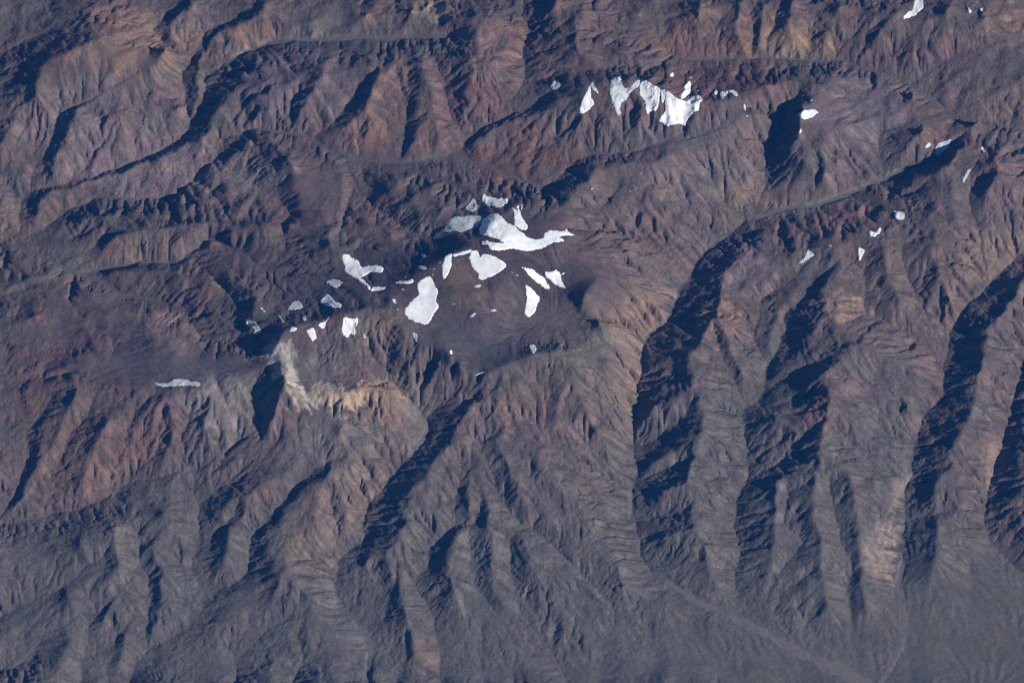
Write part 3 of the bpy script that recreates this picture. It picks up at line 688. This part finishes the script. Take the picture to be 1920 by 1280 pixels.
def flood(z, base):
    ny, nx = z.shape; zf = z.ravel().tolist(); done = bytearray(ny * nx)
    h = []
    for k in np.flatnonzero(base.ravel()).tolist():
        h.append((zf[k], k)); done[k] = 1
    heapq.heapify(h)
    off = (1, -1, nx, -nx, nx + 1, nx - 1, -nx + 1, -nx - 1)
    pop, push = heapq.heappop, heapq.heappush
    N = ny * nx
    while h:
        v, k = pop(h)
        for o in off:
            q = k + o
            if 0 <= q < N and not done[q]:
                done[q] = 1
                w = zf[q]
                if w <= v: w = v + 1e-3; zf[q] = w
                push(h, (w, q))
    return np.array(zf).reshape(ny, nx)

def spl(z, base, dx, K):
    ny, nx = z.shape; N = ny * nx
    p = np.pad(z, 1, constant_values=1e9)
    best = np.zeros_like(z); rec = np.arange(N).reshape(ny, nx).copy(); rl = np.full_like(z, dx)
    idx = np.arange(N).reshape(ny, nx)
    for dj in (-1, 0, 1):
        for di in (-1, 0, 1):
            if di == 0 and dj == 0: continue
            L = dx * (1.41421 if di and dj else 1.0)
            s = (z - p[1 + dj:1 + dj + ny, 1 + di:1 + di + nx]) / L
            k = s > best
            best = np.where(k, s, best); rec = np.where(k, idx + dj * nx + di, rec); rl = np.where(k, L, rl)
    rec = np.where(base, idx, rec).ravel()
    dep = (rec != idx.ravel()).astype(np.int64); anc = rec.copy()
    for _ in range(14):
        add = dep[anc]
        if not add.any(): break
        dep = dep + add; anc = anc[anc]
    order = np.argsort(dep, kind='stable'); ds = dep[order]; mx = int(ds[-1])
    b = np.searchsorted(ds, np.arange(mx + 2))
    A = np.ones(N)
    for d in range(mx, 0, -1):
        c = order[b[d]:b[d + 1]]
        np.add.at(A, rec[c], A[c])
    F = (K.ravel() * A ** .48 / rl.ravel() * dx)
    zz = z.ravel().copy()
    for d in range(1, mx + 1):
        c = order[b[d]:b[d + 1]]; f = F[c]
        zz[c] = (zz[c] + f * zz[rec[c]]) / (1 + f)
    return zz.reshape(ny, nx)

def gullies(Z, FX, FY, mask, cell=24.0, octaves=4, depth=.035, wide=2, flat=False):
    """grooves running down the slope, each octave following the one before"""
    gy, gx = np.gradient(blur(Z, wide), STEP)
    out = Z.copy(); amp = 1.0
    sl = mask if flat else np.clip((np.hypot(gx, gy) - .08) / .35, 0, 1) * mask
    for o in range(octaves):
        m = np.hypot(gx, gy) + 1e-6
        tx, ty = -gy / m, gx / m                       # across the slope
        x = FX / cell + 31.7 * o; y = FY / cell + 12.9 * o
        ix = np.floor(x); iy = np.floor(y)
        sc = np.zeros_like(Z); ss = np.zeros_like(Z); sw = np.zeros_like(Z)
        for a in (-1, 0, 1):
            for b in (-1, 0, 1):
                jx = ix + a; jy = iy + b
                rx = x - (jx + .5 + .8 * (hsh(jx, jy, 200 + o) - .5)); ry = y - (jy + .5 + .8 * (hsh(jx, jy, 210 + o) - .5))
                w = np.exp(-2.2 * (rx * rx + ry * ry))
                ph = (rx * tx + ry * ty) * 7.854 + 6.28 * hsh(jx, jy, 220 + o)
                sc += w * np.cos(ph); ss += w * np.sin(ph); sw += w
        n = np.sqrt(sc * sc + ss * ss) + .2 * sw
        c = sc / n; s = ss / n
        A = amp * cell * depth * sl
        out = out + A * np.arcsin(np.clip(c, -1, 1)) * .75
        k = 7.854 / cell
        gx = gx - A * s * k * tx; gy = gy - A * s * k * ty
        cell *= .5; amp *= .85
    return out

def floors(Z, FLOORS):
    """flatten the gravel floors of the wide valleys; returns their mask too"""
    D = np.full(Z.shape, 1e9); HV = np.zeros(Z.shape); WW = np.ones(Z.shape)
    for ln in FLOORS.strip().splitlines():
        w, rest = ln.split(' ', 1); w = float(w)
        P, H = parse(rest)[0]; p, h = spline(P, H)
        p = meander(p)
        ww = w * (.75 + .6 * np.abs(noise(p[:, 0] / 50., p[:, 1] / 50., 45)))
        x, y = unproject(p[:, 0], p[:, 1], h)
        i = np.rint((x - X0) / STEP).astype(int); j = np.rint((y - Y0) / STEP).astype(int)
        R = int(w * 2.2 / STEP)
        for dj in range(-R, R + 1):
            for di in range(-R, R + 1):
                jj = j + dj; ii = i + di
                k = (ii >= 0) & (ii < NX) & (jj >= 0) & (jj < NY)
                d = np.hypot(XS[np.clip(ii, 0, NX - 1)] - x, YS[np.clip(jj, 0, NY - 1)] - y) / ww
                k &= d < D[np.clip(jj, 0, NY - 1), np.clip(ii, 0, NX - 1)]
                D[jj[k], ii[k]] = d[k]; HV[jj[k], ii[k]] = h[k]
    t = np.clip((1.6 - D) / .9, 0, 1); t = t * t * (3 - 2 * t)
    return np.where(t > 0, Z + t * (HV + .6 - Z), Z), t

# ------------------------------------------------------------------ build
Z, ROUGH, FLOOR = build_terrain(VALLEYS, RIDGES, SMOOTH)
FX, FY = np.meshgrid(XS, YS)
PX, PY = project(FX, FY, Z)

def lin(c):
    c = np.asarray(c, float) / 255.0
    return np.where(c <= .04045, c / 12.92, ((c + .055) / 1.055) ** 2.4)

def streaks(n, gx, gy, steps, d):
    """average a noise field down and up the slope: scree streaks"""
    m = np.hypot(gx, gy) + 1e-5; ux, uy = gx / m, gy / m
    acc = n.copy(); w = 1.0
    for s in (-1, 1):
        x, y = FX.copy(), FY.copy()
        for k in range(steps):
            vx = bil(ux, x, y); vy = bil(uy, x, y)
            x = x + s * vx * d; y = y + s * vy * d
            acc += bil(n, x, y)
    return acc / (2 * steps + 1)

def rock_colours():
    gy, gx = np.gradient(blur(Z, 2), STEP)
    sl = np.hypot(gx, gy)
    st = streaks(noise(FX / 5., FY / 5., 330) + .6 * noise(FX / 14., FY / 14., 331), gx, gy, 5, 4.0)
    st = st / (st.std() + 1e-6)
    k = 9 * st * np.clip(sl / .25, 0, 1) / (sl + 1e-4)
    wx = PX + 34 * fbm(PX, PY, 70., 3, 300) + 10 * noise(PX / 11, PY / 11, 305) + k * gx
    wy = PY + 34 * fbm(PX, PY, 70., 3, 310) + 10 * noise(PX / 11, PY / 11, 315) - k * gy
    c = np.ones(Z.shape + (3,)) * lin(BASE_ROCK)
    nz = .25 * noise(PX / 26, PY / 26, 320) + .12 * noise(PX / 8, PY / 8, 321)
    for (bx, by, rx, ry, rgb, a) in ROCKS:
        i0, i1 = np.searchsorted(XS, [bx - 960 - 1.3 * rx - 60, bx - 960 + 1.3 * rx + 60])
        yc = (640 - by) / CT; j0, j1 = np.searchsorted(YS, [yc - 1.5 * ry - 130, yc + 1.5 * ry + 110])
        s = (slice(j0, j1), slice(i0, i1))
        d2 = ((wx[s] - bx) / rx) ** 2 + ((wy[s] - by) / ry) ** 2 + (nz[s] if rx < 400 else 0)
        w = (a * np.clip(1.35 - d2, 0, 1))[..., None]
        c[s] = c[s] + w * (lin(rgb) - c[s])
    lum = c @ np.array([.3, .5, .2]); c = .82 * c + .18 * lum[..., None]
    big = fbm(FX, FY, 60., 4, 340); fine = fbm(FX, FY, 9., 3, 350)
    strata = noise(Z / 3.2 + 1.5 * noise(FX / 80, FY / 80, 361), .02 * FX, 360)
    val = 1 + .16 * np.clip(sl / .35, 0, 1) * st + .20 * big + .10 * fine + .10 * strata * np.clip((sl - .2) / .3, 0, 1)
    c = c * np.clip(val, .5, 1.7)[..., None]
    # rust and grey-mauve drift
    hue = (fbm(FX, FY, 110., 4, 370) + .35 * st * np.clip(sl / .3, 0, 1) * .4)[..., None]
    hue = hue * np.clip((1050 - PY) / 250, .45, 1)[..., None]  # rust fades on lower slopes, haze greyness put into the colour
    c = c * (1 + hue * np.array([.14, -.01, -.11]))
    plum = (fbm(FX, FY, 75., 4, 380, .6) + .12 * st)[..., None] * np.clip((1000 - PY) / 250, .25, 1)[..., None]  # plum drift also fades lower down, painted haze
    c = c * (1 + plum * np.array([.05, -.10, .08]))
    # gravel collects on flat valley floors
    flat = np.maximum(1.0 * FLOOR, np.clip((.16 - sl) / .12, 0, 1) * np.clip(ROUGH * 1.5, 0, 1))
    g = c.mean(-1, keepdims=True) * np.array([1.06, 1.0, .96]) * 1.03
    c = c + (.45 * flat)[..., None] * (g - c)
    return np.clip(c * ALBEDO, .02, .75)

def nodes_mat(name):
    m = bpy.data.materials.new(name); m.use_nodes = True
    nt = m.node_tree; b = nt.nodes["Principled BSDF"]
    b.inputs["Specular IOR Level"].default_value = .08; b.inputs["Roughness"].default_value = .95
    return m, nt, b

def tex(nt, scale, detail=6, rough=.6):
    t = nt.nodes.new("ShaderNodeTexNoise"); t.inputs["Scale"].default_value = scale
    t.inputs["Detail"].default_value = detail; t.inputs["Roughness"].default_value = rough
    g = nt.nodes.new("ShaderNodeNewGeometry")
    nt.links.new(g.outputs["Position"], t.inputs["Vector"])
    return t

def rock_material():
    m, nt, b = nodes_mat("rock")
    a = nt.nodes.new("ShaderNodeAttribute"); a.attribute_name = "rock"
    t1 = tex(nt, 1 / 140., 8, .7); t2 = tex(nt, 1 / 600., 6, .65)
    r = nt.nodes.new("ShaderNodeMapRange"); r.inputs[1].default_value = .25; r.inputs[2].default_value = .75
    r.inputs[3].default_value = .70; r.inputs[4].default_value = 1.30
    nt.links.new(t1.outputs["Fac"], r.inputs[0])
    r2 = nt.nodes.new("ShaderNodeMapRange"); r2.inputs[1].default_value = .3; r2.inputs[2].default_value = .7
    r2.inputs[3].default_value = .86; r2.inputs[4].default_value = 1.14
    nt.links.new(t2.outputs["Fac"], r2.inputs[0])
    mu = nt.nodes.new("ShaderNodeMath"); mu.operation = 'MULTIPLY'
    nt.links.new(r.outputs[0], mu.inputs[0]); nt.links.new(r2.outputs[0], mu.inputs[1])
    v = nt.nodes.new("ShaderNodeVectorMath"); v.operation = 'SCALE'
    nt.links.new(a.outputs["Color"], v.inputs[0]); nt.links.new(mu.outputs[0], v.inputs["Scale"])
    nt.links.new(v.outputs[0], b.inputs["Base Color"])
    bp = nt.nodes.new("ShaderNodeBump"); nt.links.new(a.outputs["Alpha"], bp.inputs["Strength"]); bp.inputs["Distance"].default_value = 36.0
    nt.links.new(t1.outputs["Fac"], bp.inputs["Height"]); nt.links.new(bp.outputs[0], b.inputs["Normal"])
    return m

def snow_material(name, c0, c1, edge):
    m, nt, b = nodes_mat(name)
    t = tex(nt, 1 / 420., 7, .6)
    rp = nt.nodes.new("ShaderNodeValToRGB")
    rp.color_ramp.elements[0].position = .26; rp.color_ramp.elements[0].color = (*c0, 1)
    rp.color_ramp.elements[1].position = .62; rp.color_ramp.elements[1].color = (*c1, 1)
    nt.links.new(t.outputs["Fac"], rp.inputs[0])
    # thin snow at the rim lets the rubble through
    at = nt.nodes.new("ShaderNodeAttribute"); at.attribute_name = "depth"
    t3 = tex(nt, 1 / 110., 6, .7)
    mm = nt.nodes.new("ShaderNodeMath"); mm.operation = 'MULTIPLY_ADD'; mm.inputs[1].default_value = edge; 
    nt.links.new(at.outputs["Fac"], mm.inputs[0]); nt.links.new(t3.outputs["Fac"], mm.inputs[2])
    mr = nt.nodes.new("ShaderNodeMapRange"); mr.inputs[1].default_value = .50; mr.inputs[2].default_value = .72
    nt.links.new(mm.outputs[0], mr.inputs[0])
    mx = nt.nodes.new("ShaderNodeMix"); mx.data_type = 'RGBA'
    mx.inputs[6].default_value = (*(lin((92, 80, 76)) * ALBEDO), 1)
    nt.links.new(mr.outputs[0], mx.inputs[0]); nt.links.new(rp.outputs[0], mx.inputs[7])
    nt.links.new(mx.outputs[2], b.inputs["Base Color"])
    bp = nt.nodes.new("ShaderNodeBump"); bp.inputs["Strength"].default_value = .15; bp.inputs["Distance"].default_value = 14.0
    nt.links.new(t3.outputs["Fac"], bp.inputs["Height"]); nt.links.new(bp.outputs[0], b.inputs["Normal"])
    b.inputs["Roughness"].default_value = .8
    return m

def grid_mesh(name, V, quads):
    me = bpy.data.meshes.new(name)
    me.vertices.add(len(V)); me.vertices.foreach_set("co", np.ascontiguousarray(V, np.float32).ravel())
    n = len(quads)
    me.loops.add(4 * n); me.loops.foreach_set("vertex_index", np.ascontiguousarray(quads, np.int32).ravel())
    me.polygons.add(n); me.polygons.foreach_set("loop_start", np.arange(0, 4 * n, 4, dtype=np.int32))
    me.polygons.foreach_set("use_smooth", np.ones(n, bool))
    me.update(calc_edges=True)
    return me

# terrain: fine in and round the view, running on coarsely to the far country beyond
def make_terrain():
    ext = np.cumsum(10.0 * 1.16 ** np.arange(26))
    xe = np.concatenate([X0 - ext[::-1], XS, XS[-1] + ext]); ye = np.concatenate([Y0 - ext[::-1], YS, YS[-1] + ext])
    def mir(v, lo, hi, n):
        t = np.abs((v - lo)); L = hi - lo
        t = t % (2 * L); t = np.where(t > L, 2 * L - t, t)
        return np.clip(np.rint(t / STEP).astype(int), 0, n - 1)
    mi = mir(xe, X0, XS[-1], NX); mj = mir(ye, Y0, YS[-1], NY)
    z = Z[np.ix_(mj, mi)]
    c = rock_colours()[np.ix_(mj, mi)]
    gx, gy = np.meshgrid(xe, ye)
    V = np.stack([gx, gy, z], -1).reshape(-1, 3) * UNIT
    w, h = len(xe), len(ye)
    k = (np.arange(h - 1)[:, None] * w + np.arange(w - 1)[None]).ravel()
    me = grid_mesh("terrain", V, np.stack([k, k + 1, k + w + 1, k + w], 1))
    at = me.color_attributes.new("rock", 'FLOAT_COLOR', 'POINT')
    at.data.foreach_set("color", np.concatenate([c, (.25 + .75 * ROUGH * (1 - .6 * FLOOR))[np.ix_(mj, mi)][..., None]], -1).astype(np.float32).ravel())
    me.materials.append(rock_material())
    o = bpy.data.objects.new("terrain", me); col.objects.link(o)
    o["kind"] = "structure"; o["label"] = "dry brown mountain country of ridges, canyons and gravel fans"
    return o
make_terrain()

# a sheet lying on the ground inside an outline, thick inside and dipping under the ground at its rim
def sdf_poly(x, y, P):
    d = np.full(x.shape, 1e9); ins = np.zeros(x.shape, bool)
    n = len(P)
    for a in range(n):
        x0, y0 = P[a]; x1, y1 = P[(a + 1) % n]
        ex, ey = x1 - x0, y1 - y0
        t = np.clip(((x - x0) * ex + (y - y0) * ey) / (ex * ex + ey * ey + 1e-9), 0, 1)
        d = np.minimum(d, np.hypot(x - x0 - t * ex, y - y0 - t * ey))
        c = ((y0 <= y) != (y1 <= y))
        ins ^= c & (x < x0 + (y - y0) / (ey if abs(ey) > 1e-9 else 1e-9) * ex)
    return np.where(ins, d, -d)
def sdf_line(x, y, P, r):
    d = np.full(x.shape, 1e9)
    for (x0, y0), (x1, y1) in zip(P[:-1], P[1:]):
        ex, ey = x1 - x0, y1 - y0
        t = np.clip(((x - x0) * ex + (y - y0) * ey) / (ex * ex + ey * ey), 0, 1)
        d = np.minimum(d, np.hypot(x - x0 - t * ex, y - y0 - t * ey))
    return r - d
ZB = blur(Z, 4)
def to_ground(P):
    h = np.full(len(P), 100.0)
    for _ in range(14):
        x, y = unproject(P[:, 0], P[:, 1], h); h = .5 * h + .5 * bil(Z, x, y)
    return x, y, h
def drape(name, P, sdf, thick, rise, wob, mat, soft, grow=.25):
    x, y, h = to_ground(P)
    pad = 14.0
    big = max(np.ptp(x), np.ptp(y))
    st = min(1.2, max(.5, big / 90.0))
    gx, gy = np.meshgrid(np.arange(x.min() - pad, x.max() + pad, st), np.arange(y.min() - pad, y.max() + pad, st))
    z = bil(Z, gx, gy)
    px, py = project(gx, gy, z)
    s = sdf(px, py)
    s = s + wob * (1.2 * fbm(gx, gy, 16., 4, 400, .5) + .25 * noise(gx / 2.6, gy / 2.6, 401) + .4 * noise(gx / 3.2, gy / 15., 402)) + grow
    zs = z + soft * (bil(ZB, gx, gy) - z)
    t = np.clip(s * rise, -1.6, thick)
    zt = np.where(t > 0, np.maximum(zs, z) + t, z + t)
    keep = s > -2.2
    cell = keep[1:, 1:] & keep[:-1, 1:] & keep[1:, :-1] & keep[:-1, :-1]
    hgt, w = gx.shape
    jj, ii = np.nonzero(cell); k = jj * w + ii
    q = np.stack([k, k + 1, k + w + 1, k + w], 1)
    V = np.stack([gx, gy, zt], -1).reshape(-1, 3); B = np.stack([gx, gy, z - 2.4], -1).reshape(-1, 3)
    used = np.zeros(hgt * w, bool); used[q.ravel()] = True
    new = np.cumsum(used) - 1; n = int(used.sum())
    qt = new[q]; qb = qt[:, ::-1] + n
    # side walls on border edges (all below ground)
    e = np.concatenate([qt[:, [0, 1]], qt[:, [1, 2]], qt[:, [2, 3]], qt[:, [3, 0]]])
    key = e.min(1).astype(np.int64) * (2 * n) + e.max(1)
    u, inv, cnt = np.unique(key, return_inverse=True, return_counts=True)
    be = e[cnt[inv] == 1]
    walls = np.stack([be[:, 1], be[:, 0], be[:, 0] + n, be[:, 1] + n], 1)
    ox, oy = float(x.mean()), float(y.mean()); oz = float(bil(Z, np.array([ox]), np.array([oy]))[0])
    VV = (np.concatenate([V[used], B[used]]) - np.array([ox, oy, oz])) * UNIT
    me = grid_mesh(name, VV, np.concatenate([qt, qb, walls]))
    me.materials.append(mat)
    o = bpy.data.objects.new(name, me); o.location = (ox * UNIT, oy * UNIT, oz * UNIT); col.objects.link(o)
    da = me.attributes.new('depth', 'FLOAT', 'POINT')
    da.data.foreach_set('value', np.concatenate([s.ravel()[used], s.ravel()[used]]).astype(np.float32))
    return o

def pts(s): return np.array([list(map(float, p.split(','))) for p in s.split()])
gravel, gnt, gb = nodes_mat("gravel")
gt = tex(gnt, 1 / 260., 8, .65)
gr = gnt.nodes.new("ShaderNodeValToRGB")
gr.color_ramp.elements[0].position = .3; gr.color_ramp.elements[0].color = (*(lin((98, 93, 90)) * ALBEDO), 1)
gr.color_ramp.elements[1].position = .7; gr.color_ramp.elements[1].color = (*(lin((118, 111, 106)) * ALBEDO), 1)
gnt.links.new(gt.outputs["Fac"], gr.inputs[0]); gnt.links.new(gr.outputs[0], gb.inputs["Base Color"])
for line, half, label in RIVERBEDS:
    P = spline(pts(line), np.full(len(pts(line)), np.nan), 6.0)[0]
    o = drape("dry_riverbed", P, lambda x, y, P=P, half=half: sdf_line(x, y, P, half * (1 if half < 9 else .6 + .9 * np.clip((x - 1250) / 330, 0, 1)) * (.85 + .7 * noise(x / 45, y / 45, 410))), .12, .1, 5.0, gravel, 0.0)
    o["kind"] = "structure"; o["label"] = label

def chaikin(P):
    N = np.roll(P, -1, 0)
    return np.stack([.82 * P + .18 * N, .18 * P + .82 * N], 1).reshape(-1, 2)
snow = snow_material("snow", (.60, .64, .68), (.86, .87, .88), .24)
ice = snow_material("old_ice", (.34, .38, .41), (.56, .60, .62), .16)
for (ox, oy, sc), kind, outline, label in SNOW:
    P = chaikin(pts(outline) / sc + np.array([ox, oy]))
    big = max(np.ptp(P[:, 0]), np.ptp(P[:, 1]))
    o = drape("snow_patch" if kind == 's' else "ice_patch", P, lambda x, y, P=P: sdf_poly(x, y, P),
              .9 if big > 25 else .6, .5, 2.2 if big > 30 else (1.2 if big > 15 else .6), snow if kind == 's' else ice, .85, 1.1 if sc == 5.333 else .25)
    o["label"] = label; o["category"] = "snow" if kind == 's' else "ice"
    o["group"] = "snow and ice patches on the mountains"

for k, (fx, fy, label) in enumerate(FLECKS):
    r = 1.6 + 1.3 * ((k * 37) % 10) / 10
    a = np.linspace(0, 2 * np.pi, 9)[:-1]
    P = np.stack([fx + r * (1 + .4 * np.sin(3 * a + k)) * np.cos(a + k), fy + .7 * r * np.sin(a)], 1)
    o = drape("snow_fleck", P, lambda x, y, P=P: sdf_poly(x, y, P), .6, .5, .3, snow, .85)
    o["label"] = label; o["category"] = "snow"; o["group"] = "tiny snow flecks"

# thin blue air between the ground and the high camera
def make_haze():
    lo = (-130e3, -DIST * math.sin(TILT) * UNIT - 15e3, float(Z.min()) * UNIT - 80.0)
    hi = (130e3, 130e3, cam.location.z + 5e3)
    V = [(x, y, z) for z in (lo[2], hi[2]) for y in (lo[1], hi[1]) for x in (lo[0], hi[0])]
    me = bpy.data.meshes.new("haze")
    me.from_pydata(V, [], [(0, 2, 3, 1), (4, 5, 7, 6), (0, 1, 5, 4), (1, 3, 7, 5), (3, 2, 6, 7), (2, 0, 4, 6)])
    m = bpy.data.materials.new("thin_air"); m.use_nodes = True
    nt = m.node_tree; nt.nodes.remove(nt.nodes["Principled BSDF"])
    v = nt.nodes.new("ShaderNodeVolumePrincipled")
    v.inputs["Color"].default_value = (.03, .30, 1.0, 1); v.inputs["Density"].default_value = HAZE
    v.inputs["Anisotropy"].default_value = 0.0
    nt.links.new(v.outputs[0], nt.nodes["Material Output"].inputs["Volume"])
    me.materials.append(m)
    o = bpy.data.objects.new("haze", me); col.objects.link(o)
    o["kind"] = "stuff"; o["label"] = "thin blue air over the mountains"
make_haze()
